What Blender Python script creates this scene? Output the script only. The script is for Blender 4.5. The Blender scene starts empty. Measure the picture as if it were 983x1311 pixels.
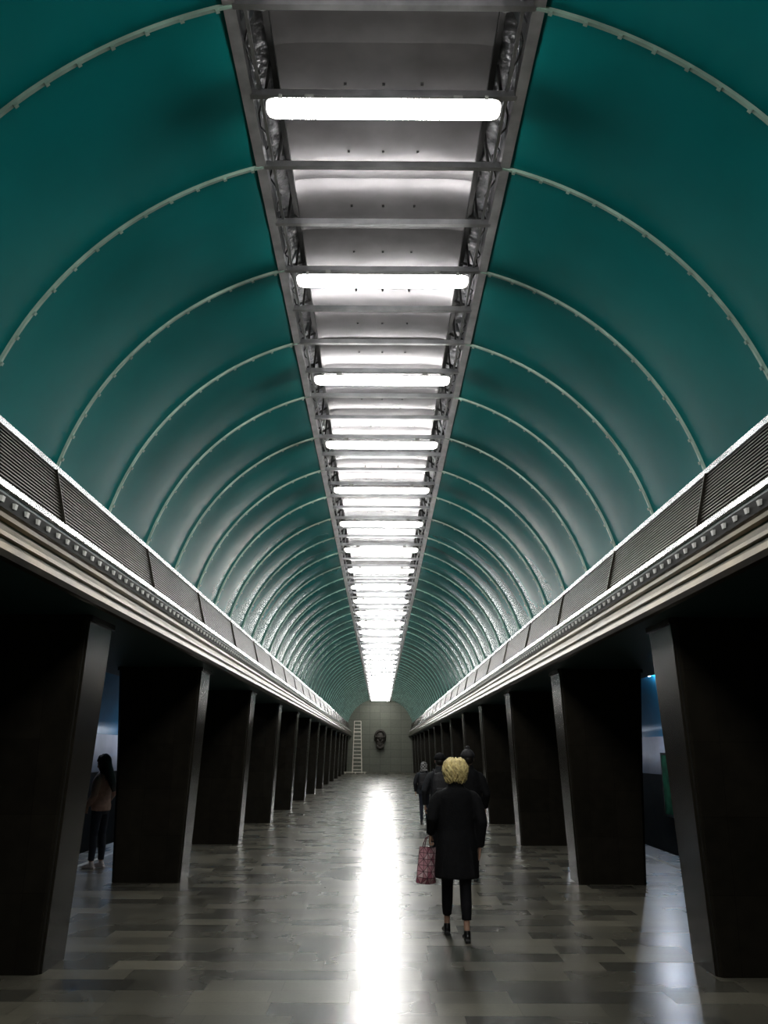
import bpy, bmesh, math, random
from mathutils import Vector, Matrix
random.seed(7)
C = bpy.context
scene = C.scene
H = 1.775
Y0, Y1 = -8.0, 74.0

# ---------------------------------------------------------------- materials
def mat(name):
    m = bpy.data.materials.new(name); m.use_nodes = True
    nt = m.node_tree; b = nt.nodes["Principled BSDF"]
    return m, nt, b
def N(nt, t, **kw):
    n = nt.nodes.new(t)
    for k, v in kw.items(): setattr(n, k, v)
    return n
def math_n(nt, op, a, b=None, c=None):
    n = nt.nodes.new("ShaderNodeMath"); n.operation = op
    for i, x in enumerate((a, b, c)):
        if x is None: continue
        if isinstance(x, (int, float)): n.inputs[i].default_value = x
        else: nt.links.new(x, n.inputs[i])
    return n.outputs[0]
def simple(name, col, rough=0.5, metal=0.0, var=0.15, scale=8.0, bump=0.0, bscale=40.0, coord='Object', spec=0.5):
    m, nt, b = mat(name)
    tc = N(nt, "ShaderNodeTexCoord")
    nz = N(nt, "ShaderNodeTexNoise"); nz.inputs['Scale'].default_value = scale; nz.inputs['Detail'].default_value = 5
    nt.links.new(tc.outputs[coord], nz.inputs['Vector'])
    cr = N(nt, "ShaderNodeValToRGB")
    cr.color_ramp.elements[0].position = 0.3; cr.color_ramp.elements[1].position = 0.7
    cr.color_ramp.elements[0].color = [c*(1-var) for c in col] + [1]
    cr.color_ramp.elements[1].color = [min(1, c*(1+var)) for c in col] + [1]
    nt.links.new(nz.outputs['Fac'], cr.inputs['Fac'])
    nt.links.new(cr.outputs['Color'], b.inputs['Base Color'])
    b.inputs['Roughness'].default_value = rough
    b.inputs['Metallic'].default_value = metal
    b.inputs['Specular IOR Level'].default_value = spec
    if bump > 0:
        n2 = N(nt, "ShaderNodeTexNoise"); n2.inputs['Scale'].default_value = bscale; n2.inputs['Detail'].default_value = 3
        nt.links.new(tc.outputs[coord], n2.inputs['Vector'])
        bp = N(nt, "ShaderNodeBump"); bp.inputs['Strength'].default_value = 1.0; bp.inputs['Distance'].default_value = bump
        nt.links.new(n2.outputs['Fac'], bp.inputs['Height']); nt.links.new(bp.outputs['Normal'], b.inputs['Normal'])
    return m
def emis(name, col, s):
    m, nt, b = mat(name)
    b.inputs['Base Color'].default_value = (0.8, 0.8, 0.8, 1)
    b.inputs['Emission Color'].default_value = (*col, 1); b.inputs['Emission Strength'].default_value = s
    return m

M_teal = simple("teal_enamel", (0.001, 0.125, 0.124), 0.24, 0.0, 0.16, 0.9, 0.0, 1.2, spec=0.19)
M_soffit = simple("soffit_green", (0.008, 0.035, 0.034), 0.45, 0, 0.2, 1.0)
M_blue = simple("side_vault_blue", (0.006, 0.17, 0.33), 0.5, 0, 0.15, 1.0)
M_rib = simple("rib_batten", (0.22, 0.33, 0.27), 0.35, 0.3, 0.35, 3.0)
M_alu = simple("aluminium", (0.42, 0.43, 0.44), 0.28, 1.0, 0.25, 5.0, 0.004, 3.0)
M_alub = simple("aluminium_bright", (0.72, 0.73, 0.75), 0.2, 1.0, 0.25, 1.2)
M_chrome = simple("chrome_band", (0.60, 0.60, 0.60), 0.2, 1.0, 0.4, 1.5)
M_grille = simple("grille_metal", (0.050, 0.045, 0.036), 0.35, 0.8, 0.35, 2.0)
M_grdark = simple("grille_gap", (0.006, 0.006, 0.005), 0.7, 0, 0.2, 5.0, spec=0.2)
M_bronze = simple("bronze_trim", (0.062, 0.046, 0.021), 0.36, 1.0, 0.5, 2.0)
M_stud = simple("stud_painted_glint", (0.85, 0.84, 0.80), 0.35, 0.0, 0.05, 5.0)  # white base colour imitates the glint of polished bolts
M_panel = simple("reflector_panel", (0.24, 0.23, 0.24), 0.27, 0.55, 0.2, 2.5, 0.008, 2.0)
M_foil = simple("recess_side_metal", (0.22, 0.22, 0.23), 0.38, 0.8, 0.6, 9.0, 0.03, 9.0)
M_black = simple("black_metal", (0.012, 0.012, 0.012), 0.5, 0.2, 0.3, 9.0)
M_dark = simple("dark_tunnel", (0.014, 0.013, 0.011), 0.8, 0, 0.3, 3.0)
M_white = simple("white_wall_band", (0.62, 0.60, 0.66), 0.6, 0, 0.12, 1.5)
M_paint = simple("white_line_paint", (0.55, 0.55, 0.52), 0.6, 0, 0.2, 6.0)
M_tube = emis("lamp_diffuser", (1.0, 0.985, 0.955), 42.0)
M_tubeend = emis("lamp_end", (1.0, 0.95, 0.88), 4.0)
M_house = simple("lamp_housing", (0.4, 0.4, 0.38), 0.5, 0, 0.1, 5.0)
M_side = emis("side_lamp_glow", (0.85, 0.9, 1.0), 380.0)
M_wood = simple("ladder_wood", (0.66, 0.62, 0.52), 0.6, 0, 0.2, 6.0)
M_steel = simple("rail_steel", (0.3, 0.3, 0.3), 0.3, 1.0, 0.2, 6.0)

def floor_mat():
    m, nt, b = mat("polished_granite_tiles")
    g = N(nt, "ShaderNodeNewGeometry"); sp = N(nt, "ShaderNodeSeparateXYZ")
    nt.links.new(g.outputs['Position'], sp.inputs[0])
    ys = math_n(nt, 'DIVIDE', sp.outputs['Y'], 0.31)
    row = math_n(nt, 'FLOOR', ys)
    w1 = N(nt, "ShaderNodeTexWhiteNoise", noise_dimensions='1D'); nt.links.new(row, w1.inputs['W'])
    xs0 = math_n(nt, 'DIVIDE', sp.outputs['X'], 0.60)
    xs = math_n(nt, 'ADD', xs0, w1.outputs['Value'])
    col = math_n(nt, 'FLOOR', xs)
    cb = N(nt, "ShaderNodeCombineXYZ"); nt.links.new(col, cb.inputs[0]); nt.links.new(row, cb.inputs[1])
    w2 = N(nt, "ShaderNodeTexWhiteNoise", noise_dimensions='3D'); nt.links.new(cb.outputs[0], w2.inputs['Vector'])
    lf = N(nt, "ShaderNodeTexNoise"); lf.inputs['Scale'].default_value = 0.55; lf.inputs['Detail'].default_value = 1
    nt.links.new(cb.outputs[0], lf.inputs['Vector'])
    f1 = math_n(nt, 'MULTIPLY', w2.outputs['Value'], 0.72)
    f2 = math_n(nt, 'MULTIPLY_ADD', lf.outputs['Fac'], 0.6, f1)
    f3 = math_n(nt, 'SUBTRACT', f2, 0.18)
    cr = N(nt, "ShaderNodeValToRGB"); e = cr.color_ramp; e.interpolation = 'LINEAR'
    e.elements[0].position = 0.05; e.elements[0].color = (0.036, 0.034, 0.028, 1)
    e.elements[1].position = 0.95; e.elements[1].color = (0.165, 0.152, 0.114, 1)
    for p, c in ((0.25, (0.060, 0.057, 0.045)), (0.5, (0.092, 0.086, 0.066)), (0.7, (0.116, 0.108, 0.082))):
        x = e.elements.new(p); x.color = (*c, 1)
    nt.links.new(f3, cr.inputs['Fac'])
    gr = N(nt, "ShaderNodeTexNoise"); gr.inputs['Scale'].default_value = 40; gr.inputs['Detail'].default_value = 2
    nt.links.new(g.outputs['Position'], gr.inputs['Vector'])
    g2 = N(nt, "ShaderNodeTexNoise"); g2.inputs['Scale'].default_value = 4; g2.inputs['Detail'].default_value = 2
    nt.links.new(g.outputs['Position'], g2.inputs['Vector'])
    gf = math_n(nt, 'MULTIPLY_ADD', gr.outputs['Fac'], 0.5, math_n(nt, 'MULTIPLY_ADD', g2.outputs['Fac'], 0.4, 0.55))
    fx = math_n(nt, 'FRACT', xs); fy = math_n(nt, 'FRACT', ys)
    dx = math_n(nt, 'MULTIPLY', math_n(nt, 'MINIMUM', fx, math_n(nt, 'SUBTRACT', 1.0, fx)), 0.60)
    dy = math_n(nt, 'MULTIPLY', math_n(nt, 'MINIMUM', fy, math_n(nt, 'SUBTRACT', 1.0, fy)), 0.31)
    d = math_n(nt, 'MINIMUM', dx, dy)
    j = math_n(nt, 'GREATER_THAN', d, 0.003)
    jf = math_n(nt, 'MULTIPLY_ADD', j, 0.5, 0.5)
    tot = math_n(nt, 'MULTIPLY', gf, jf)
    mx = N(nt, "ShaderNodeVectorMath", operation='SCALE')
    nt.links.new(cr.outputs['Color'], mx.inputs[0]); nt.links.new(tot, mx.inputs['Scale'])
    nt.links.new(mx.outputs[0], b.inputs['Base Color'])
    r = N(nt, "ShaderNodeTexNoise"); r.inputs['Scale'].default_value = 1.3; r.inputs['Detail'].default_value = 2
    nt.links.new(g.outputs['Position'], r.inputs['Vector'])
    rr = math_n(nt, 'MULTIPLY_ADD', r.outputs['Fac'], 0.08, 0.22)
    rr2 = math_n(nt, 'MULTIPLY_ADD', w2.outputs['Value'], 0.04, rr)
    nt.links.new(rr2, b.inputs['Roughness'])
    b.inputs['Specular IOR Level'].default_value = 0.52
    return m
M_floor = floor_mat()

def block_mat(name, c0, c1, bw, bh, rough, joint=0.006, uaxis='X', jdark=0.4, spec=0.5):
    m, nt, b = mat(name)
    g = N(nt, "ShaderNodeNewGeometry"); sp = N(nt, "ShaderNodeSeparateXYZ")
    nt.links.new(g.outputs['Position'], sp.inputs[0])
    u = sp.outputs[uaxis]
    xs = math_n(nt, 'DIVIDE', u, bw); zs = math_n(nt, 'DIVIDE', sp.outputs['Z'], bh)
    cb = N(nt, "ShaderNodeCombineXYZ")
    nt.links.new(math_n(nt, 'FLOOR', xs), cb.inputs[0]); nt.links.new(math_n(nt, 'FLOOR', zs), cb.inputs[1])
    w = N(nt, "ShaderNodeTexWhiteNoise", noise_dimensions='3D'); nt.links.new(cb.outputs[0], w.inputs['Vector'])
    nz = N(nt, "ShaderNodeTexNoise"); nz.inputs['Scale'].default_value = 7; nz.inputs['Detail'].default_value = 8
    nt.links.new(g.outputs['Position'], nz.inputs['Vector'])
    f = math_n(nt, 'MULTIPLY_ADD', nz.outputs['Fac'], 0.7, math_n(nt, 'MULTIPLY', w.outputs['Value'], 0.3))
    mx = N(nt, "ShaderNodeMix", data_type='RGBA')
    mx.inputs['A'].default_value = (*c0, 1); mx.inputs['B'].default_value = (*c1, 1)
    nt.links.new(f, mx.inputs['Factor'])
    fx = math_n(nt, 'FRACT', xs); fz = math_n(nt, 'FRACT', zs)
    dx = math_n(nt, 'MULTIPLY', math_n(nt, 'MINIMUM', fx, math_n(nt, 'SUBTRACT', 1.0, fx)), bw)
    dz = math_n(nt, 'MULTIPLY', math_n(nt, 'MINIMUM', fz, math_n(nt, 'SUBTRACT', 1.0, fz)), bh)
    j = math_n(nt, 'GREATER_THAN', math_n(nt, 'MINIMUM', dx, dz), joint/2)
    jf = math_n(nt, 'MULTIPLY_ADD', j, 1-jdark, jdark)
    vm = N(nt, "ShaderNodeVectorMath", operation='SCALE')
    nt.links.new(mx.outputs['Result'], vm.inputs[0]); nt.links.new(jf, vm.inputs['Scale'])
    nt.links.new(vm.outputs[0], b.inputs['Base Color'])
    rg = math_n(nt, 'MULTIPLY_ADD', w.outputs['Value'], 0.08, rough-0.04)
    nt.links.new(rg, b.inputs['Roughness'])
    b.inputs['Specular IOR Level'].default_value = spec
    return m
M_col = block_mat("dark_granite_cladding", (0.006, 0.0055, 0.0040), (0.022, 0.019, 0.014), 0.372, 0.62, 0.22, 0.005, 'X', 0.55, 0.15)
M_coledge = simple("column_edge_glint", (0.05, 0.047, 0.04), 0.3, 0.6, 0.2, 4.0)  # lighter colour painted in for light caught on the column arris
M_end = block_mat("end_wall_stone", (0.09, 0.097, 0.072), (0.17, 0.177, 0.14), 0.9, 0.62, 0.6, 0.02)

# ---------------------------------------------------------------- mesh helpers
def finish(bm, name, mats, smooth=False, parent=None):
    me = bpy.data.meshes.new(name)
    bm.normal_update()
    bm.to_mesh(me); bm.free()
    for m in (mats if isinstance(mats, (list, tuple)) else [mats]): me.materials.append(m)
    if smooth:
        for p in me.polygons: p.use_smooth = True
    ob = bpy.data.objects.new(name, me); scene.collection.objects.link(ob)
    if parent: ob.parent = parent
    return ob
def box(bm, x0, x1, y0, y1, z0, z1, mi=0):
    vs = [bm.verts.new(p) for p in ((x0,y0,z0),(x1,y0,z0),(x1,y1,z0),(x0,y1,z0),(x0,y0,z1),(x1,y0,z1),(x1,y1,z1),(x0,y1,z1))]
    for f in ((0,3,2,1),(4,5,6,7),(0,1,5,4),(1,2,6,5),(2,3,7,6),(3,0,4,7)):
        fc = bm.faces.new([vs[i] for i in f]); fc.material_index = mi
def beam(bm, a, b, w, h, mi=0, ref=(0,0,1)):
    a = Vector(a); b = Vector(b); t = (b-a).normalized(); r = Vector(ref)
    if abs(t.dot(r)) > 0.95: r = Vector((1,0,0))
    u = t.cross(r).normalized(); v = u.cross(t)
    vs = []
    for p in (a, b):
        for su, sv in ((-1,-1),(1,-1),(1,1),(-1,1)):
            vs.append(bm.verts.new(p + u*su*w/2 + v*sv*h/2))
    for f in ((0,1,2,3),(7,6,5,4),(0,4,5,1),(1,5,6,2),(2,6,7,3),(3,7,4,0)):
        fc = bm.faces.new([vs[i] for i in f]); fc.material_index = mi
def tube(bm, pts, rads, seg=12, mi=0, ref=(1,0,0)):
    pts = [Vector(p) for p in pts]; rings = []
    for i, p in enumerate(pts):
        t = (pts[min(i+1, len(pts)-1)] - pts[max(i-1, 0)]).normalized()
        r = Vector(ref)
        if abs(t.dot(r)) > 0.97: r = Vector((0,1,0))
        u = (r - t*r.dot(t)).normalized(); v = t.cross(u)
        ra = rads[i]
        a, b = (ra, ra) if isinstance(ra, (int, float)) else ra
        rings.append([bm.verts.new(p + u*a*math.cos(2*math.pi*k/seg) + v*b*math.sin(2*math.pi*k/seg)) for k in range(seg)])
    for i in range(len(rings)-1):
        for k in range(seg):
            f = bm.faces.new((rings[i][k], rings[i][(k+1)%seg], rings[i+1][(k+1)%seg], rings[i+1][k])); f.material_index = mi
    bm.faces.new(list(reversed(rings[0]))).material_index = mi
    bm.faces.new(rings[-1]).material_index = mi
def ellipsoid(bm, c, r, u=16, v=10, rot=None, mi=0):
    M = Matrix.Translation(Vector(c)) @ (rot.to_4x4() if rot else Matrix.Identity(4)) @ Matrix.Diagonal((r[0], r[1], r[2], 1))
    res = bmesh.ops.create_uvsphere(bm, u_segments=u, v_segments=v, radius=1.0, matrix=M)
    for vt in res['verts']:
        for f in vt.link_faces: f.material_index = mi
def extrude(bm, pts, mats_idx, y0=Y0, y1=Y1, sx=1, closed=False):
    a = [bm.verts.new((x*sx, y0, z)) for x, z in pts]; b = [bm.verts.new((x*sx, y1, z)) for x, z in pts]
    n = len(pts)
    for i in range(n if closed else n-1):
        j = (i+1) % n
        vs = (a[i], a[j], b[j], b[i])
        if sx < 0: vs = tuple(reversed(vs))
        f = bm.faces.new(vs); f.material_index = mats_idx[i] if isinstance(mats_idx, list) else mats_idx

# ---------------------------------------------------------------- floor
bm = bmesh.new()
box(bm, -5.3, 5.3, Y0, Y1, -0.25, 0.0)
finish(bm, "floor", M_floor)
bm = bmesh.new()
for s in (-1, 1):
    extrude(bm, [(5.28, -0.25), (5.28, -1.2), (8.1, -1.2)], 0, sx=s)
finish(bm, "floor_track_bed", M_dark)
for s in (-1, 1):
    bm = bmesh.new()
    for x in (6.0, 7.45):
        a, b = sorted((s*(x-0.035), s*(x+0.035)))
        box(bm, a, b, Y0, Y1, -1.12, -0.98)
    y = Y0+0.3
    while y < Y1-0.3:
        a, b = sorted((s*5.5, s*7.95)); box(bm, a, b, y-0.12, y+0.12, -1.199, -1.12, 1); y += 0.65
    finish(bm, "railway_track", [M_steel, M_dark])
    bm = bmesh.new()
    a, b = sorted((s*4.72, s*4.80)); box(bm, a, b, Y0+0.4, Y1-0.4, 0.0005, 0.004)
    finish(bm, "platform_safety_line", M_paint)

# ---------------------------------------------------------------- vault
R, CZ = 2.90, 1.5 + H
phi0 = math.asin(0.89/R); phi1 = math.acos((2.29-1.5)/R)
S = 1.41; RIB0 = 5.30
ribs = []
k = -12
while RIB0 + k*S < Y1:
    y = RIB0 + k*S
    if y > Y0: ribs.append(y)
    k += 1
def vp(phi, r=R):
    return r*math.sin(phi), CZ + r*math.cos(phi)
NP = 30
bm = bmesh.new()
ysamp = []
edges = [Y0] + ribs + [Y1]
for a, b in zip(edges[:-1], edges[1:]):
    for q in range(6):
        ysamp.append((a + (b-a)*q/6.0, math.sin(math.pi*q/6.0)*min(1, (b-a)/S)))
ysamp.append((Y1, 0))
for s in (-1, 1):
    grid = []
    for y, bl in ysamp:
        rowv = []
        for i in range(NP+1):
            t = i/NP; ph = phi0 + (phi1-phi0)*t
            r = R + 0.03*math.sin(math.pi*t) - 0.022*bl*math.sin(math.pi*min(1, t*1.0))**0.6
            x, z = vp(ph, r); rowv.append(bm.verts.new((s*x, y, z)))
        grid.append(rowv)
    for j in range(len(grid)-1):
        for i in range(NP):
            vs = (grid[j][i], grid[j][i+1], grid[j+1][i+1], grid[j+1][i])
            bm.faces.new(vs if s < 0 else tuple(reversed(vs)))
finish(bm, "ceiling", M_teal, True)
bm = bmesh.new()
for y in ribs:
    for s in (-1, 1):
        prev = None
        for i in range(NP+1):
            t = i/NP; ph = phi0 + (phi1-phi0)*t
            ra = R + 0.03*math.sin(math.pi*t) + 0.004; rb = ra - 0.026
            xo, zo = vp(ph, ra); xi, zi = vp(ph, rb)
            cur = [bm.verts.new((s*xo, y-0.016, zo)), bm.verts.new((s*xi, y-0.011, zi)), bm.verts.new((s*xi, y+0.011, zi)), bm.verts.new((s*xo, y+0.016, zo))]
            if prev:
                for q in range(3): bm.faces.new((prev[q], prev[q+1], cur[q+1], cur[q]))
            prev = cur
        for q in range(13):
            t = (q+0.5)/13; ph = phi0 + (phi1-phi0)*t
            x, z = vp(ph, R + 0.03*math.sin(math.pi*t) - 0.022)
            x2, z2 = vp(ph, R + 0.03*math.sin(math.pi*t) - 0.037)
            beam(bm, (s*x, y, z), (s*x2, y, z2), 0.024, 0.024)
finish(bm, "trim_1", M_rib)

# ---------------------------------------------------------------- central recess + light frame
ZE = vp(phi0)[1]
bm = bmesh.new()
for s in (-1, 1):
    extrude(bm, [(0.90, ZE), (0.93, ZE+0.10), (0.93, ZE+0.40), (0.80, ZE+0.44)], 0, sx=s)
extrude(bm, [(-0.95, ZE+0.46), (0.95, ZE+0.46)], 0)
finish(bm, "ceiling_recess", M_foil)
bars = []
k = -17
while RIB0 + k*S/2 < Y1 - 0.1:
    y = RIB0 + k*S/2
    if y > Y0+0.1: bars.append(y)
    k += 1
bm = bmesh.new()
for bi, y in enumerate(bars):
    prev = None
    sag = 0.010 + 0.012*((bi*7) % 5)/5
    for q in range(17):
        x = -0.79 + 1.58*q/16; z = ZE + 0.435 - 0.035*(abs(x)/0.79)**8
        cur = [bm.verts.new((x, y+d, z-sag*w)) for d, w in ((0.0, 0), (0.12, 0.6), (0.352, 1.0), (0.58, 0.6), (S/2, 0))]
        if prev:
            for r_ in range(4): bm.faces.new((prev[r_], cur[r_], cur[r_+1], prev[r_+1]))
        prev = cur
    for x in (-0.28, 0.0, 0.28):
        box(bm, x-0.010, x+0.010, y+0.34, y+0.36, ZE+0.405, ZE+0.43, 1)
finish(bm, "ceiling_reflector_panel", [M_panel, M_black, M_alu], True)
bm = bmesh.new()
for s in (-1, 1):
    extrude(bm, [(0.955, ZE-0.035), (0.885, ZE-0.022), (0.882, ZE+0.05), (0.90, ZE+0.05), (0.90, ZE-0.006), (0.955, ZE-0.02)], 0, sx=s, closed=True)
    extrude(bm, [(0.845, ZE+0.01), (0.825, ZE+0.01), (0.825, ZE+0.035), (0.845, ZE+0.035)], 0, sx=s, closed=True)
    extrude(bm, [(0.775, ZE+0.24), (0.735, ZE+0.24), (0.735, ZE+0.28), (0.775, ZE+0.28)], 1, sx=s, closed=True)
    for i, y in enumerate(bars):
        beam(bm, (s*0.80, y+0.02, ZE), (s*0.77, y+0.02, ZE+0.40), 0.03, 0.02, 1)
        beam(bm, (s*0.89, y+0.03, ZE+0.04), (s*0.75, y+0.28, ZE+0.26), 0.022, 0.022, 1)
        if i % 2: beam(bm, (s*0.90, y+0.25, ZE+0.05), (s*0.84, y+0.33, ZE+0.38), 0.09, 0.015, 0)
        pts = [(s*(0.86+0.03*math.sin(q*1.7+i)), y + S/2*q/6, ZE+0.12 - 0.06*math.sin(math.pi*q/6)+0.02*math.sin(i*2.1+q)) for q in range(7)]
        tube(bm, pts, [0.007]*7, 5, 1)
for y in bars:
    box(bm, -0.90, 0.90, y-0.020, y+0.020, ZE-0.028, ZE-0.020, 0)
    box(bm, -0.90, 0.90, y-0.020, y-0.014, ZE-0.020, ZE+0.022, 0)
    box(bm, -0.90, 0.90, y+0.014, y+0.020, ZE-0.020, ZE+0.022, 0)
finish(bm, "ceiling_light_frame", [M_alu, M_black])

def lamp_mesh():
    bm = bmesh.new(); L = 0.785; seg = 12; rings = []
    xs = [-L, -L+0.006, -L+0.02, -L+0.045, -L+0.06, L-0.06, L-0.045, L-0.02, L-0.006, L]
    sc = [0.35, 0.62, 0.85, 0.97, 1.0, 1.0, 0.97, 0.85, 0.62, 0.35]
    for x, q in zip(xs, sc):
        ring = []
        for k in range(seg):
            a = 2*math.pi*k/seg
            ring.append(bm.verts.new((x, 0.078*q*math.cos(a), (0.075 if math.sin(a) < 0 else 0.035)*q*math.sin(a))))
        rings.append(ring)
    for i in range(len(rings)-1):
        for k in range(seg):
            f = bm.faces.new((rings[i][k], rings[i+1][k], rings[i+1][(k+1)%seg], rings[i][(k+1)%seg]))
            a = 2*math.pi*(k+0.5)/seg
            f.material_index = 2 if math.sin(a) > 0.0 else (0 if i == 4 else 1)
    bm.faces.new(list(rings[0])).material_index = 1; bm.faces.new(list(reversed(rings[-1]))).material_index = 1
    for x in (-0.5, 0.5): box(bm, x-0.03, x+0.03, -0.03, 0.03, 0.02, 0.075, 2)
    for x in (-L+0.10, L-0.10):
        for s in (-1, 1): box(bm, x-0.012, x+0.012, s*0.076-0.006, s*0.076+0.006, -0.005, 0.03, 2)
    bmesh.ops.recalc_face_normals(bm, faces=bm.faces)
    me = bpy.data.meshes.new("fluorescent_lamp"); bm.to_mesh(me); bm.free()
    for m in (M_tube, M_tubeend, M_house): me.materials.append(m)
    for p in me.polygons: p.use_smooth = True
    return me
lm = lamp_mesh()
ly = 4.595 - 2.115*5
while ly < Y1-0.5:
    ob = bpy.data.objects.new("fluorescent_lamp", lm); ob.location = (0, ly, ZE-0.105)
    scene.collection.objects.link(ob); ly += 2.115

# ---------------------------------------------------------------- cornices
for s in (-1, 1):
    bm = bmesh.new()
    pts = [(2.83, 4.075), (2.735, 4.075), (2.725, 4.02), (2.745, 4.01)]; mi = [0, 0, 0]
    n = 15
    for i in range(n):
        t0 = i/n; t1 = (i+1)/n
        xa = 2.74 - 0.11*t0; za = 4.005 - 0.45*t0; zb = 4.005 - 0.45*t1; xb = 2.74-0.11*t1
        zm = za + (zb-za)*0.5
        pts += [(xa-0.006, za), (xb-0.004, zm), (xb+0.03, zm-0.002), (xb+0.03, zb)]
        mi += [2, 1, 2, 2]
    pts += [(2.63, 3.55), (2.585, 3.545), (2.578, 3.50), (2.60, 3.49), (2.60, 3.44), (2.545, 3.43), (2.535, 3.33), (2.56, 3.325)]
    mi += [2, 5, 5, 1, 4, 5, 2, 5]
    pts += [(2.56, 3.30), (2.515, 3.29), (2.50, 3.25), (2.53, 3.235), (2.53, 3.21), (2.48, 3.19), (2.455, 3.14), (2.45, 3.11), (2.47, 3.10), (2.47, 3.07), (2.42, 3.05), (2.405, 3.0), (2.42, 2.96), (2.46, 2.95), (4.35, 2.95), (4.35, 3.3)]
    mi += [3]*14 + [4, 4]
    extrude(bm, pts, mi, sx=s)
    y = Y0 + 0.5
    while y < Y1:
        beam(bm, (s*2.735, y, 4.03), (s*2.61, y, 3.55), 0.012, 0.030, 1, ref=(1, 0, 0)); y += 2.82
    y = Y0 + 0.1
    while y < Y1-0.1:
        beam(bm, (s*2.545, y, 3.384), (s*2.522, y, 3.380), 0.038, 0.038, 6); y += 0.2
    finish(bm, "cornice", [M_alub, M_grille, M_grdark, M_bronze, M_soffit, M_chrome, M_stud])

# ---------------------------------------------------------------- columns
def column_mesh():
    bm = bmesh.new(); rings = []
    def ring(z, x0, x1, d, c):
        p = [(x0, -d+c), (x0+c, -d), (x1-c, -d), (x1, -d+c), (x1, d-c), (x1-c, d), (x0+c, d), (x0, d-c)]
        return [bm.verts.new((x, y, z)) for x, y in p]
    xm = 3.36
    spec = [(0.0, 2.77, 3.72, 0.30, 0.045), (1.5, 2.705, 3.78, 0.33, 0.045), (2.90, 2.645, 3.86, 0.36, 0.045), (2.901, 2.62, 3.88, 0.38, 0.045), (2.949, 2.62, 3.88, 0.38, 0.045)]
    for z, x0, x1, d, c in spec: rings.append(ring(z, x0-xm, x1-xm, d, c))
    for i in range(len(rings)-1):
        for k in range(8):
            f = bm.faces.new((rings[i][k], rings[i][(k+1)%8], rings[i+1][(k+1)%8], rings[i+1][k]))
    bm.faces.new(list(reversed(rings[0]))); bm.faces.new(rings[-1])
    bmesh.ops.recalc_face_normals(bm, faces=bm.faces)
    ed = [e for e in bm.edges if abs(e.verts[0].co.z - e.verts[1].co.z) > 1]
    bmesh.ops.bevel(bm, geom=ed, offset=0.005, segments=2, affect='EDGES')
    for sy in (-1, 1):
        beam(bm, (2.77-xm+0.022, sy*(0.30-0.022), 0.0), (2.645-xm+0.022, sy*(0.36-0.022), 2.90), 0.010, 0.010, 1)  # thin added strips imitating the lit arris, not a separate trim
    me = bpy.data.meshes.new("column"); bm.to_mesh(me); bm.free(); me.materials.append(M_col); me.materials.append(M_coledge)
    return me
cm = column_mesh()
for s in (1, -1):
    for k in range(-2, 14):
        y = 7.85 + 4.9*k
        if y > Y1-0.6: continue
        ob = bpy.data.objects.new("column", cm); ob.location = (s*3.36, y, 0)
        if s < 0: ob.rotation_euler = (0, 0, math.pi)
        scene.collection.objects.link(ob)

# ---------------------------------------------------------------- side halls
for s, nm in ((-1, "left"), (1, "right")):
    bm = bmesh.new()
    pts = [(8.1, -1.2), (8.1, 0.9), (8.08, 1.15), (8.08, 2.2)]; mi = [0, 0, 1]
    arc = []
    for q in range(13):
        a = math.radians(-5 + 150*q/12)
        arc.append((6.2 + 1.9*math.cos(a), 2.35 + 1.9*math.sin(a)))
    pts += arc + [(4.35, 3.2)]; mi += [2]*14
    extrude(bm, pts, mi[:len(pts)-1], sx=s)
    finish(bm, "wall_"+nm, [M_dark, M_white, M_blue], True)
    for y in ([22.7, 32.5, 42.3, 52.1, 61.9] if s > 0 else [17.8, 27.6, 37.4, 47.2, 57.0]):
        bm = bmesh.new()
        ellipsoid(bm, (0, 0, 0), (0.07, 0.07, 0.07), 12, 8, mi=0)
        tube(bm, [(0, 0, 0.05), (0, 0, 0.10), (s*0.1, 0, 0.14), (s*0.42, 0, 0.14)], [0.045, 0.03, 0.02, 0.02], 8, 1)
        ob = finish(bm, "wall_lamp", [M_side, M_black], True); ob.location = (s*7.25, y, 3.80)
def wallquad(name, y, bw):
    bm = bmesh.new()
    box(bm, -8.1, 8.1, min(y, y+0.2*bw), max(y, y+0.2*bw), -1.2, 6.9)
    return finish(bm, name, M_end)
wallquad("wall_back", Y1, 1)
wallquad("wall_front", Y0, -1)

bm = bmesh.new()
box(bm, 7.99, 8.075, 21.2, 24.6, 0.05, 1.75, 1)
box(bm, 7.985, 7.992, 21.28, 24.52, 0.12, 1.68, 0)
finish(bm, "poster", [simple("poster_green", (0.03, 0.22, 0.10), 0.5, 0, 0.7, 2.5), M_alu])

# ---------------------------------------------------------------- relief head on the end wall
M_relief = simple("dark_bronze_relief", (0.045, 0.04, 0.033), 0.5, 0.5, 0.4, 4.0, 0.02, 8.0)
def remesh(ob, vs, sm=2):
    r = ob.modifiers.new("remesh", 'REMESH'); r.mode = 'VOXEL'; r.voxel_size = vs; r.use_smooth_shade = True
    if sm:
        q = ob.modifiers.new("smooth", 'SMOOTH'); q.iterations = sm; q.factor = 0.5
    return ob
bm = bmesh.new()
ellipsoid(bm, (0, 0, 0), (0.42, 0.28, 0.62)); ellipsoid(bm, (0, -0.08, -0.45), (0.32, 0.24, 0.38))
ellipsoid(bm, (0, -0.29, -0.05), (0.07, 0.14, 0.17)); ellipsoid(bm, (0, -0.24, 0.15), (0.33, 0.10, 0.06))
ellipsoid(bm, (0, -0.27, -0.28), (0.16, 0.08, 0.045)); ellipsoid(bm, (0, -0.25, -0.38), (0.12, 0.08, 0.04))
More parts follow.
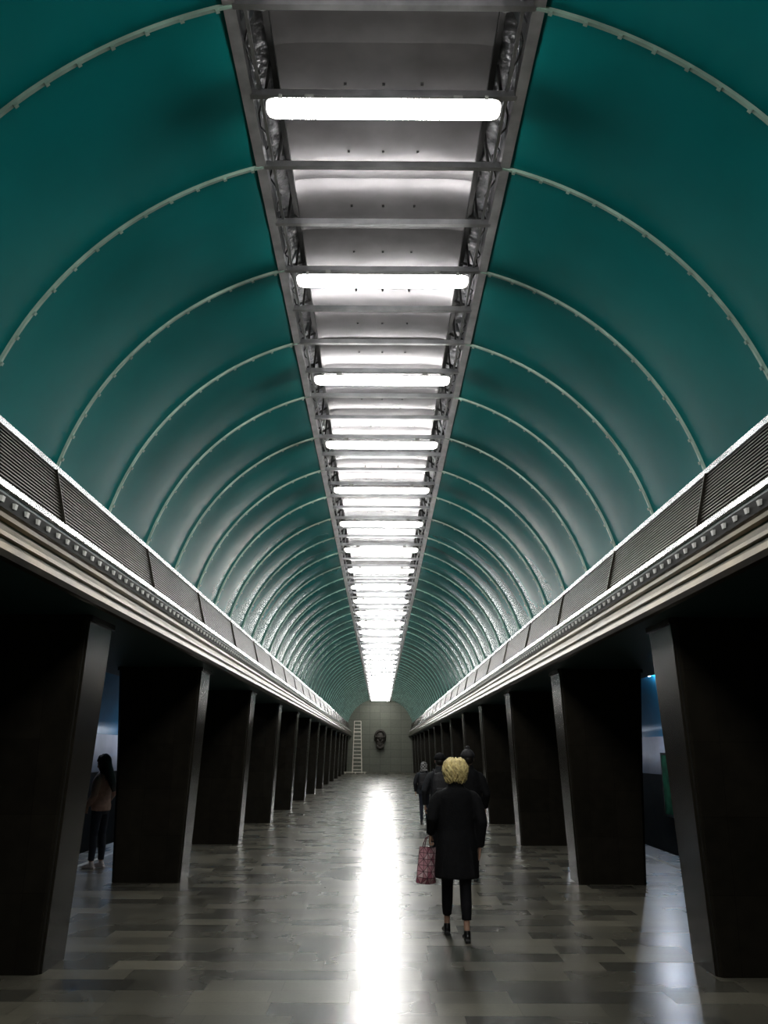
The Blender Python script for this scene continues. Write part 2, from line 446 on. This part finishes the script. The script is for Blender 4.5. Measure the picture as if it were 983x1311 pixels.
for s in (-1, 1):
    ellipsoid(bm, (s*0.16, -0.26, 0.04), (0.07, 0.05, 0.035)); ellipsoid(bm, (s*0.43, 0, -0.05), (0.07, 0.08, 0.15))
    ellipsoid(bm, (s*0.2, -0.21, -0.15), (0.1, 0.08, 0.1))
for q in range(16):
    a = math.pi*q/15
    ellipsoid(bm, (0.42*math.cos(a), -0.10, 0.18+0.48*math.sin(a)), (0.12, 0.18, 0.12), 8, 6)
for q in range(9): ellipsoid(bm, (-0.28+0.07*q, -0.18, -0.62-0.13*math.sin(math.pi*q/8)), (0.06, 0.12, 0.16), 8, 6)
ob = finish(bm, "relief_head_sculpture", M_relief); ob.location = (0, Y1-0.30, 2.75); remesh(ob, 0.03, 2)

# ---------------------------------------------------------------- ladder
bm = bmesh.new()
w0, w1, Ht = 0.38, 0.27, 4.1
for s in (-1, 1):
    beam(bm, (s*w0, -0.55, 0), (s*w1, 0, Ht), 0.10, 0.05)
    beam(bm, (s*w0, 0.75, 0), (s*w1, 0.05, Ht), 0.06, 0.04)
for q in range(1, 14):
    t = q/14; beam(bm, (-(w0+(w1-w0)*t), -0.55*(1-t), Ht*t), ((w0+(w1-w0)*t), -0.55*(1-t), Ht*t), 0.10, 0.06)
for q in (3, 8): 
    t = q/10; beam(bm, (-(w0+(w1-w0)*t), 0.75-0.7*t, Ht*t), ((w0+(w1-w0)*t), 0.75-0.7*t, Ht*t), 0.05, 0.04)
box(bm, -0.28, 0.28, -0.08, 0.12, Ht-0.02, Ht+0.03)
ob = finish(bm, "step_ladder", M_wood); ob.location = (-1.86, 70.5, 0)
bm = bmesh.new()
for q in range(4): box(bm, -0.9, 0.9, -0.45+q*0.25, -0.27+q*0.25, 0.10, 0.13)
for x in (-0.8, 0, 0.74): box(bm, x, x+0.08, -0.45, 0.48, 0.0, 0.10)
ob = finish(bm, "wooden_pallet", M_wood); ob.location = (-2.0, 69.0, 0)

# ---------------------------------------------------------------- people
M_skin = simple("skin", (0.46, 0.27, 0.19), 0.5, 0, 0.08, 10)
M_eye = simple("eye_white", (0.7, 0.7, 0.68), 0.2, 0, 0.02, 5); M_iris = simple("iris", (0.03, 0.02, 0.015), 0.2)
M_lip = simple("lips", (0.35, 0.10, 0.09), 0.4, 0, 0.1)
M_coat = simple("black_wool", (0.006, 0.006, 0.007), 0.85, 0, 0.3, 20, 0.004, 60, spec=0.2)
M_trs = simple("black_trousers", (0.007, 0.007, 0.009), 0.8, 0, 0.3, 20, spec=0.2)
M_shoe = simple("black_leather", (0.008, 0.008, 0.008), 0.35, 0, 0.2, 10)
M_blond = simple("blond_hair", (0.82, 0.62, 0.28), 0.45, 0, 0.35, 30, 0.004, 90)
M_dkhair = simple("dark_hair", (0.012, 0.009, 0.007), 0.45, 0, 0.3, 30, 0.003, 90)
M_jeans = simple("dark_jeans", (0.012, 0.016, 0.03), 0.8, 0, 0.3, 20)
M_tan = simple("dusty_pink_jacket", (0.46, 0.28, 0.23), 0.8, 0, 0.15, 20)
M_grey = simple("charcoal_jacket", (0.016, 0.017, 0.02), 0.75, 0, 0.3, 15, 0.003, 50, spec=0.3)
M_pack = simple("backpack_fabric", (0.022, 0.021, 0.023), 0.7, 0, 0.3, 15, 0.003, 50, spec=0.3)
M_lshoe = simple("light_trainers", (0.55, 0.50, 0.50), 0.6)
def check_mat():
    m, nt, b = mat("checked_knit")
    tc = N(nt, "ShaderNodeTexCoord"); ck = N(nt, "ShaderNodeTexChecker"); ck.inputs['Scale'].default_value = 22
    ck.inputs['Color1'].default_value = (0.02, 0.02, 0.022, 1); ck.inputs['Color2'].default_value = (0.34, 0.33, 0.32, 1)
    nt.links.new(tc.outputs['Object'], ck.inputs['Vector']); nt.links.new(ck.outputs['Color'], b.inputs['Base Color'])
    b.inputs['Roughness'].default_value = 0.9
    return m
M_check = check_mat()

def hand(parent, wrist, d, side, curl, m):
    bm = bmesh.new()
    W = Vector(wrist); d = Vector(d).normalized(); fw = Vector((0, 1, 0)); fw = (fw - d*fw.dot(d)).normalized()
    inn = Vector((-side, 0, 0)); inn = (inn - d*inn.dot(d)).normalized()
    tube(bm, [W - d*0.05, W, W + d*0.03, W + d*0.065, W + d*0.09], [(0.022, 0.026), (0.019, 0.025), (0.016, 0.034), (0.015, 0.038), (0.012, 0.036)], 12, 0, ref=tuple(inn))
    for off, L in ((0.028, 0.068), (0.010, 0.076), (-0.009, 0.070), (-0.027, 0.055)):
        p = W + d*0.082 + fw*off; pts = [p]; a = curl*0.35
        for sgl in (0.45, 0.32, 0.25):
            dd = d*math.cos(a) + inn*math.sin(a); p = p + dd*L*sgl; pts.append(p); a += curl
        tube(bm, pts, [0.0095, 0.0085, 0.008, 0.0065], 8)
    p = W + d*0.025 + fw*0.026
    t1 = (d*0.7 + fw*0.6 + inn*0.4).normalized(); t2 = (d*0.9 + fw*0.15 + inn*0.6).normalized()
    tube(bm, [p - t1*0.01, p + t1*0.032, p + t1*0.032 + t2*0.028, p + t1*0.032 + t2*0.048], [0.013, 0.011, 0.0095, 0.007], 8)
    remesh(finish(bm, "hand_" + ("right" if side > 0 else "left"), m, True, parent), 0.0035, 1)

def person(name, loc, rz, height, *, coat, hem, trousers, shoe, sL, sR, armL, armR, bulk=1.0, hair='bob', hairmat=None, hat=None, skirt=0.0, ankle=0.19, pack=None, yaw_head=0.0, curlL=0.5, curlR=0.5, headdrop=0.0):
    E = bpy.data.objects.new(name, None); scene.collection.objects.link(E)
    E.location = loc; E.rotation_euler = (0, 0, rz); k = height/1.70; E.scale = (k, k, k)
    bm = bmesh.new(); hz = 1.575
    ellipsoid(bm, (0, -0.005, hz+0.01), (0.076, 0.096, 0.102)); ellipsoid(bm, (0, 0.025, hz-0.055), (0.055, 0.066, 0.066))
    tube(bm, [(0, 0.088, hz+0.03), (0, 0.098, hz+0.01), (0, 0.113, hz-0.018), (0, 0.095, hz-0.03)], [0.010, 0.012, 0.017, 0.012], 8)
    ellipsoid(bm, (0, 0.082, hz-0.055), (0.026, 0.016, 0.008)); ellipsoid(bm, (0, 0.080, hz-0.066), (0.022, 0.015, 0.008)); ellipsoid(bm, (0, 0.07, hz-0.10), (0.022, 0.02, 0.016))
    for s in (-1, 1):
        ellipsoid(bm, (s*0.078, -0.005, hz-0.01), (0.010, 0.02, 0.032), 8, 8); ellipsoid(bm, (s*0.03, 0.075, hz+0.028), (0.024, 0.016, 0.008))
        ellipsoid(bm, (s*0.042, 0.062, hz-0.03), (0.022, 0.02, 0.02))
    tube(bm, [(0, -0.02, 1.36), (0, -0.02, 1.43), (0, -0.005, 1.50), (0, 0.0, 1.54)], [0.065, 0.052, 0.050, 0.05], 12)
    hd = remesh(finish(bm, "head", M_skin, True, E), 0.007, 2)
    bm = bmesh.new()
    for s in (-1, 1):
        ellipsoid(bm, (s*0.030, 0.078, hz+0.008), (0.013, 0.012, 0.009), 10, 8, mi=0); ellipsoid(bm, (s*0.030, 0.087, hz+0.008), (0.006, 0.005, 0.006), 8, 6, mi=1)
    ellipsoid(bm, (0, 0.090, hz-0.060), (0.022, 0.011, 0.009), 10, 6, mi=2)
    eyes = finish(bm, "face_features", [M_eye, M_iris, M_lip], True, E)
    heads = [hd, eyes]
    if hair == 'nape':
        bm = bmesh.new(); ellipsoid(bm, (0, -0.030, hz-0.005), (0.083, 0.083, 0.080))
        heads.append(finish(bm, "hair", hairmat, True, E))
    if hair in ('bob', 'long'):
        bm = bmesh.new()
        ellipsoid(bm, (0, -0.018, hz+0.030), (0.092, 0.105, 0.105))
        if hair == 'bob':
            ellipsoid(bm, (0, -0.030, hz-0.020), (0.090, 0.084, 0.070))
        if hair == 'long':
            tube(bm, [(0, -0.03, hz+0.05), (0, -0.06, hz-0.08), (0, -0.095, 1.38), (0, -0.115, 1.22), (0, -0.11, 1.10)], [(0.09, 0.09), (0.098, 0.075), (0.10, 0.05), (0.085, 0.035), (0.04, 0.02)], 14)
        nl = {'bob': 260, 'long': 110}[hair]
        for i in range(nl):
            az = random.uniform(math.radians(125), math.radians(415)) if i % 4 else random.uniform(0, 6.28)
            el0 = random.uniform(0.9, 1.5) if i % 2 else random.uniform(0.2, 1.2)
            zend = {'bob': random.uniform(-0.115, -0.03), 'long': random.uniform(-0.30, -0.1)}[hair]
            pts = []; rr = []; ph = random.uniform(0, 6.28); amp = 0.017 if hair == 'bob' else 0.005
            front = math.sin(az) > 0.35
            if front: zend = max(zend, 0.065)
            lift = random.uniform(1.0, 1.18)
            for q in range(9):
                t = q/8.0; z = math.sin(el0)*0.115*(1-t) + zend*t
                rad = math.sqrt(max(0.0, 1-(max(z, 0)/0.125)**2))*0.102
                if z < 0: rad = (0.102 - (-z)*0.20) if hair == 'bob' else 0.098
                a = az + 0.14*math.sin(t*11+ph)
                lf = lift if hair == 'bob' else 1.0
                pts.append((math.cos(a)*(rad*1.04*lf+amp*math.sin(t*13+ph)), -0.022+math.sin(a)*(rad*1.03*lf+amp*0.5*math.sin(t*13+ph)), hz+0.022+z*(0.95+0.1*lf)+amp*0.6*math.cos(t*11+ph)))
                rr.append(0.0105*(1-0.6*t))
            tube(bm, pts, rr, 6)
        heads.append(finish(bm, "hair", hairmat, True, E))
    if hat:
        bm = bmesh.new()
        ellipsoid(bm, (0, -0.010, hz+0.045), (0.094, 0.112, 0.088))
        tube(bm, [(0, -0.008, hz+0.02), (0, -0.008, hz+0.04), (0, -0.008, hz+0.065)], [(0.096, 0.112), (0.101, 0.117), (0.096, 0.112)], 20)
        if hat[1] == 'hood':
            ellipsoid(bm, (0, -0.03, hz-0.03), (0.105, 0.105, 0.13)); ellipsoid(bm, (0, -0.05, hz-0.12), (0.12, 0.10, 0.06))
        if hat[1] == 'pom': ellipsoid(bm, (0, -0.01, hz+0.145), (0.035, 0.035, 0.03))
        heads.append(remesh(finish(bm, "hat", hat[0], True, E), 0.008, 2))
    if yaw_head or headdrop:
        piv = Vector((0, 0, 1.48))
        Mx = Matrix.Translation(piv) @ Matrix.Rotation(yaw_head, 4, 'Z') @ Matrix.Rotation(-headdrop, 4, 'X') @ Matrix.Translation(-piv)
        for o in heads: o.matrix_local = Mx
    bm = bmesh.new(); B = bulk
    rings = [(1.455, 0.066, 0.066, -0.012), (1.435, 0.085, 0.080, -0.012), (1.41, 0.125, 0.098, -0.012), (1.38, 0.160, 0.108, -0.01), (1.34, 0.178, 0.115, -0.01), (1.27, 0.182, 0.122, 0), (1.12, 0.172, 0.120, 0.0), (1.02, 0.170, 0.118, 0), (0.92, 0.185, 0.128, -0.005)]
    rings = [(z, a*B, b*B, c) for z, a, b, c in rings]
    z = 0.86
    if hem < 0.86:
        while z > hem+0.03:
            t = (0.92-z)/(0.92-hem); rings.append((z, (0.188+0.022*t+skirt*t)*B, (0.132+0.03*t+skirt*0.6*t)*B, 0)); z -= 0.07
        rings.append((hem, (0.205+skirt)*B, (0.160+skirt*0.6)*B, 0))
    else: rings = [r for r in rings if r[0] > hem] + [(hem, 0.178*B, 0.125*B, 0)]
    tube(bm, [(0, c, z) for z, a, b, c in rings], [(a, b) for z, a, b, c in rings], 28)
    tube(bm, [(0, -0.018, 1.42), (0, -0.012, 1.455), (0, -0.008, 1.485)], [(0.088, 0.085), (0.080, 0.078), (0.074, 0.070)], 20)
    for arm, s in ((armL, -1), (armR, 1)):
        el = Vector(arm[0]); wr = Vector(arm[1])
        p0 = Vector((s*0.105*B, -0.01, 1.372)); p1 = Vector((s*0.150*B, -0.01, 1.345)); p2 = Vector((s*0.182*B, -0.014, 1.30)); p3 = p2*0.5 + el*0.5 + Vector((s*0.006, 0, 0))
        tube(bm, [p0, p1, p2, p3, el, el*0.5+wr*0.5, wr], [0.040*B, 0.058*B, 0.064*B, 0.060*B, 0.055*B, 0.049*B, 0.044*B], 14)
    if hem < 0.7:
        tube(bm, [(0.0, -0.125, 1.0), (0.004, -0.150, 0.8), (0.006, -0.168, hem+0.01)], [0.006, 0.012, 0.014], 6)
        for fx in (-0.13, -0.07, 0.08, 0.14):
            tube(bm, [(fx*0.8, -0.10, 0.98), (fx, -0.128, 0.78), (fx*1.12, -0.137, hem+0.012)], [0.005, 0.018, 0.024], 8)
    ct = remesh(finish(bm, "coat", coat, True, E), 0.011, 5)
    for arm, s, cu in ((armL, -1, curlL), (armR, 1, curlR)):
        wr = Vector(arm[1]); dd = Vector(arm[2])
        hand(E, wr + dd.normalized()*0.012, dd, s, cu, M_skin)
    bm = bmesh.new()
    tube(bm, [(0, 0, 1.0), (0, 0, 0.93), (0, 0, 0.86), (0, 0, 0.80)], [(0.14, 0.10), (0.165, 0.115), (0.165, 0.12), (0.12, 0.10)], 20)
    anks = []
    for (fx, fy, kb, lift), s in ((sL, -1), (sR, 1)):
        hip = Vector((s*0.085, 0, 0.86)); an = Vector((fx, fy - (0.03 if lift else 0), 0.085+lift)); kn = (hip+an)/2 + Vector((0, kb, 0.02))
        an2 = an + (kn-an)*((ankle-0.085)/(kn-an).z)
        tube(bm, [hip, hip*0.55+kn*0.45, kn, kn*0.55+an*0.45+Vector((0, -0.012, 0)), an2], [(0.088, 0.092), (0.076, 0.08), (0.060, 0.062), (0.057, 0.060), (0.046, 0.048)], 16)
        anks.append((an, an2, lift, s))
    remesh(finish(bm, "trousers", trousers, True, E), 0.010, 2)
    for an, an2, lift, s in anks:
        sd = "left" if s < 0 else "right"
        bm = bmesh.new(); tube(bm, [an2 + (an2-an)*0.3, an2, an, an - Vector((0, 0, 0.03))], [0.034, 0.031, 0.027, 0.031], 12)
        finish(bm, "ankle_"+sd, M_skin, True, E)
        bm = bmesh.new(); x, y = an.x, an.y
        tube(bm, [(x, y-0.060, 0.034+lift), (x, y-0.035, 0.042+lift), (x, y+0.03, 0.044+lift*0.7), (x+s*0.004, y+0.09, 0.034+lift*0.25), (x+s*0.006, y+0.14, 0.026), (x+s*0.004, y+0.175, 0.02)], [(0.024, 0.03), (0.032, 0.04), (0.036, 0.042), (0.043, 0.032), (0.038, 0.024), (0.018, 0.014)], 14)
        box(bm, x-0.024, x+0.024, y-0.08, y-0.02, max(0, lift-0.002), 0.03+lift)
        tube(bm, [(x, y-0.02, 0.03), (x, y-0.012, 0.105)], [(0.034, 0.042), (0.034, 0.038)], 12)
        for v in bm.verts:
            if v.co.z < 0.0: v.co.z = 0.0
        remesh(finish(bm, "shoe_"+sd, shoe, True, E), 0.006, 1)
    if pack:
        bm = bmesh.new()
        tube(bm, [(0, -0.20, 0.93), (0, -0.215, 0.98), (0, -0.22, 1.12), (0, -0.21, 1.26), (0, -0.19, 1.36), (0, -0.17, 1.39)], [(0.10, 0.05), (0.145, 0.085), (0.15, 0.09), (0.145, 0.08), (0.12, 0.06), (0.05, 0.03)], 16)
        tube(bm, [(0, -0.30, 0.99), (0, -0.31, 1.06), (0, -0.30, 1.14)], [(0.10, 0.02), (0.11, 0.03), (0.10, 0.02)], 12)
        for s in (-1, 1):
            tube(bm, [(s*0.10, -0.17, 1.36), (s*0.115, -0.05, 1.435), (s*0.12, 0.07, 1.40), (s*0.13, 0.13, 1.25), (s*0.15, 0.08, 1.08), (s*0.12, -0.16, 1.0)], [(0.012, 0.02)]*6, 8)
        remesh(finish(bm, "backpack", pack, True, E), 0.010, 2)
    return E

WX, WY = 0.775, 8.95
wm = person("woman_in_black_coat", (WX, WY, 0), 0.02, 1.68, coat=M_coat, hem=0.565, trousers=M_trs, shoe=M_shoe,
       sL=(-0.085, 0.26, 0.03, 0.0), sR=(0.075, -0.12, 0.04, 0.0),
       armL=((-0.250, -0.06, 1.13), (-0.255, 0.06, 0.985), (-0.12, 0.25, -1)),
       armR=((0.258, -0.05, 1.10), (0.240, 0.02, 0.86), (-0.05, 0.15, -1)), bulk=1.10, hair='bob', hairmat=M_blond, skirt=0.0, curlL=1.25, curlR=0.55, yaw_head=0.1)
P1 = simple("bag_pink", (0.66, 0.34, 0.38), 0.4, 0, 0.1); P2 = simple("bag_pink_light", (0.82, 0.58, 0.60), 0.4, 0, 0.1)
P3 = simple("bag_rose", (0.42, 0.14, 0.19), 0.4, 0, 0.1); P4 = simple("bag_seam", (0.09, 0.03, 0.045), 0.6)
bm = bmesh.new(); nx, nz = 5, 6; gw, gh = 0.29, 0.34
fr = []
for side in (-1, 1):
    g = []
    for j in range(nz+1):
        rowv = []
        for i in range(nx+1):
            u = i/nx*2-1; v = j/nz
            w = gw/2*(0.84+0.16*(1-v)); th = (0.058*(1-abs(u)**2.5)*(1-0.75*v)*min(1, 0.25+v*4))
            jig = random.uniform(-0.004, 0.004) if 0 < i < nx and 0 < j < nz else 0
            rowv.append(bm.verts.new((u*w, side*(th+jig+0.002), -gh + v*gh - 0.015*(1-v)*(1-u*u))))
        g.append(rowv)
    for j in range(nz):
        for i in range(nx):
            a, b, c, d = g[j][i], g[j][i+1], g[j+1][i+1], g[j+1][i]
            tri = ((a, b, c), (a, c, d)) if (i+j) % 2 else ((a, b, d), (b, c, d))
            for t in tri:
                f = bm.faces.new(t if side < 0 else tuple(reversed(t))); f.material_index = random.choice((0, 0, 1, 1, 2)); fr.append(f)
    if side < 0: g0 = g
for i in range(nx): 
    bm.faces.new((g0[0][i+1], g0[0][i], g[0][i], g[0][i+1])).material_index = 3
for j in range(nz):
    bm.faces.new((g0[j][0], g0[j+1][0], g[j+1][0], g[j][0])).material_index = 3
    bm.faces.new((g0[j+1][nx], g0[j][nx], g[j][nx], g[j+1][nx])).material_index = 3
bmesh.ops.recalc_face_normals(bm, faces=bm.faces)
res = bmesh.ops.inset_individual(bm, faces=fr, thickness=0.0028, depth=0.001, use_even_offset=True)
for f in res['faces']: f.material_index = 3
for sd in (-1, 1):
    pts = [(-0.06, sd*0.012, -0.02), (-0.055, sd*0.012, 0.03), (-0.03, sd*0.008, 0.085), (0, sd*0.004, 0.105), (0.03, sd*0.008, 0.085), (0.055, sd*0.012, 0.03), (0.06, sd*0.012, -0.02)]
    tube(bm, pts, [(0.006, 0.004)]*7, 8, 3)
bag = finish(bm, "tote_bag", [P1, P2, P3, P4], False, wm)
bag.location = (-0.285, 0.105, 0.845); bag.rotation_euler = (0.0, 0.10, math.radians(42))

person("pedestrian_in_checked_hat", (1.14, 22.5, 0), -0.05, 1.50, coat=M_grey, hem=0.80, trousers=M_jeans, shoe=M_shoe, sL=(-0.08, -0.12, 0.04, 0), sR=(0.08, 0.18, 0.03, 0),
       armL=((-0.26, -0.06, 1.10), (-0.25, 0.05, 0.88), (0, 0.2, -1)), armR=((0.26, -0.03, 1.10), (0.25, 0.08, 0.88), (0, 0.2, -1)), bulk=1.08, hair=None, hat=(M_check, 'hood'), ankle=0.10, pack=M_pack)
person("pedestrian_with_backpack", (1.03, 14.9, 0), 0.05, 1.74, coat=M_grey, hem=0.72, trousers=M_trs, shoe=M_shoe, sL=(-0.08, 0.2, 0.03, 0), sR=(0.08, -0.14, 0.04, 0),
       armL=((-0.27, -0.06, 1.10), (-0.25, 0.05, 0.88), (0, 0.2, -1)), armR=((0.27, -0.03, 1.10), (0.25, 0.08, 0.88), (0, 0.2, -1)), bulk=1.0, hair='nape', hairmat=M_dkhair, hat=(M_coat, 'beanie'), ankle=0.10, pack=M_pack)
person("pedestrian_in_beanie", (1.31, 12.9, 0), -0.12, 1.80, coat=M_coat, hem=0.75, trousers=M_trs, shoe=M_shoe, sL=(-0.08, 0.16, 0.03, 0), sR=(0.07, -0.12, 0.04, 0),
       armL=((-0.25, -0.06, 1.10), (-0.23, 0.05, 0.88), (0, 0.2, -1)), armR=((0.25, -0.03, 1.10), (0.22, 0.10, 0.92), (0, 0.2, -1)), bulk=1.0, hair='nape', hairmat=M_dkhair, hat=(M_pack, 'pom'), ankle=0.10)
person("woman_waiting_on_platform", (-4.41, 13.9, 0), math.radians(70), 1.68, coat=M_tan, hem=0.86, trousers=M_jeans, shoe=M_lshoe, sL=(-0.09, 0.03, 0.01, 0), sR=(0.09, -0.02, 0.01, 0),
       armL=((-0.24, -0.04, 1.10), (-0.18, 0.12, 0.95), (0.2, 0.4, -1)), armR=((0.24, -0.03, 1.10), (0.2, 0.10, 0.92), (-0.2, 0.4, -1)), bulk=1.0, hair='long', hairmat=M_dkhair, ankle=0.12, headdrop=0.3)

# ---------------------------------------------------------------- world, camera
w = bpy.data.worlds.new("world"); scene.world = w; w.use_nodes = True
w.node_tree.nodes["Background"].inputs[0].default_value = (0.01, 0.012, 0.012, 1); w.node_tree.nodes["Background"].inputs[1].default_value = 0.2
scene.view_settings.view_transform = 'Standard'
scene.view_settings.look = 'None'
scene.view_settings.exposure = 0.35
cam = bpy.data.cameras.new("camera"); co = bpy.data.objects.new("camera", cam); scene.collection.objects.link(co)
f_px = 1060.0
cam.sensor_fit = 'VERTICAL'; cam.sensor_height = 36.0; cam.lens = f_px/1311*36
pitch = math.atan((961-655.5)/f_px); yaw = math.atan((491.5-488.0)/f_px)
co.matrix_world = Matrix.Translation((0, 0, H)) @ Matrix.Rotation(-yaw, 4, 'Z') @ Matrix.Rotation(math.pi/2+pitch, 4, 'X') @ Matrix.Rotation(math.radians(0.25), 4, 'Z')
cam.clip_end = 300
scene.camera = co
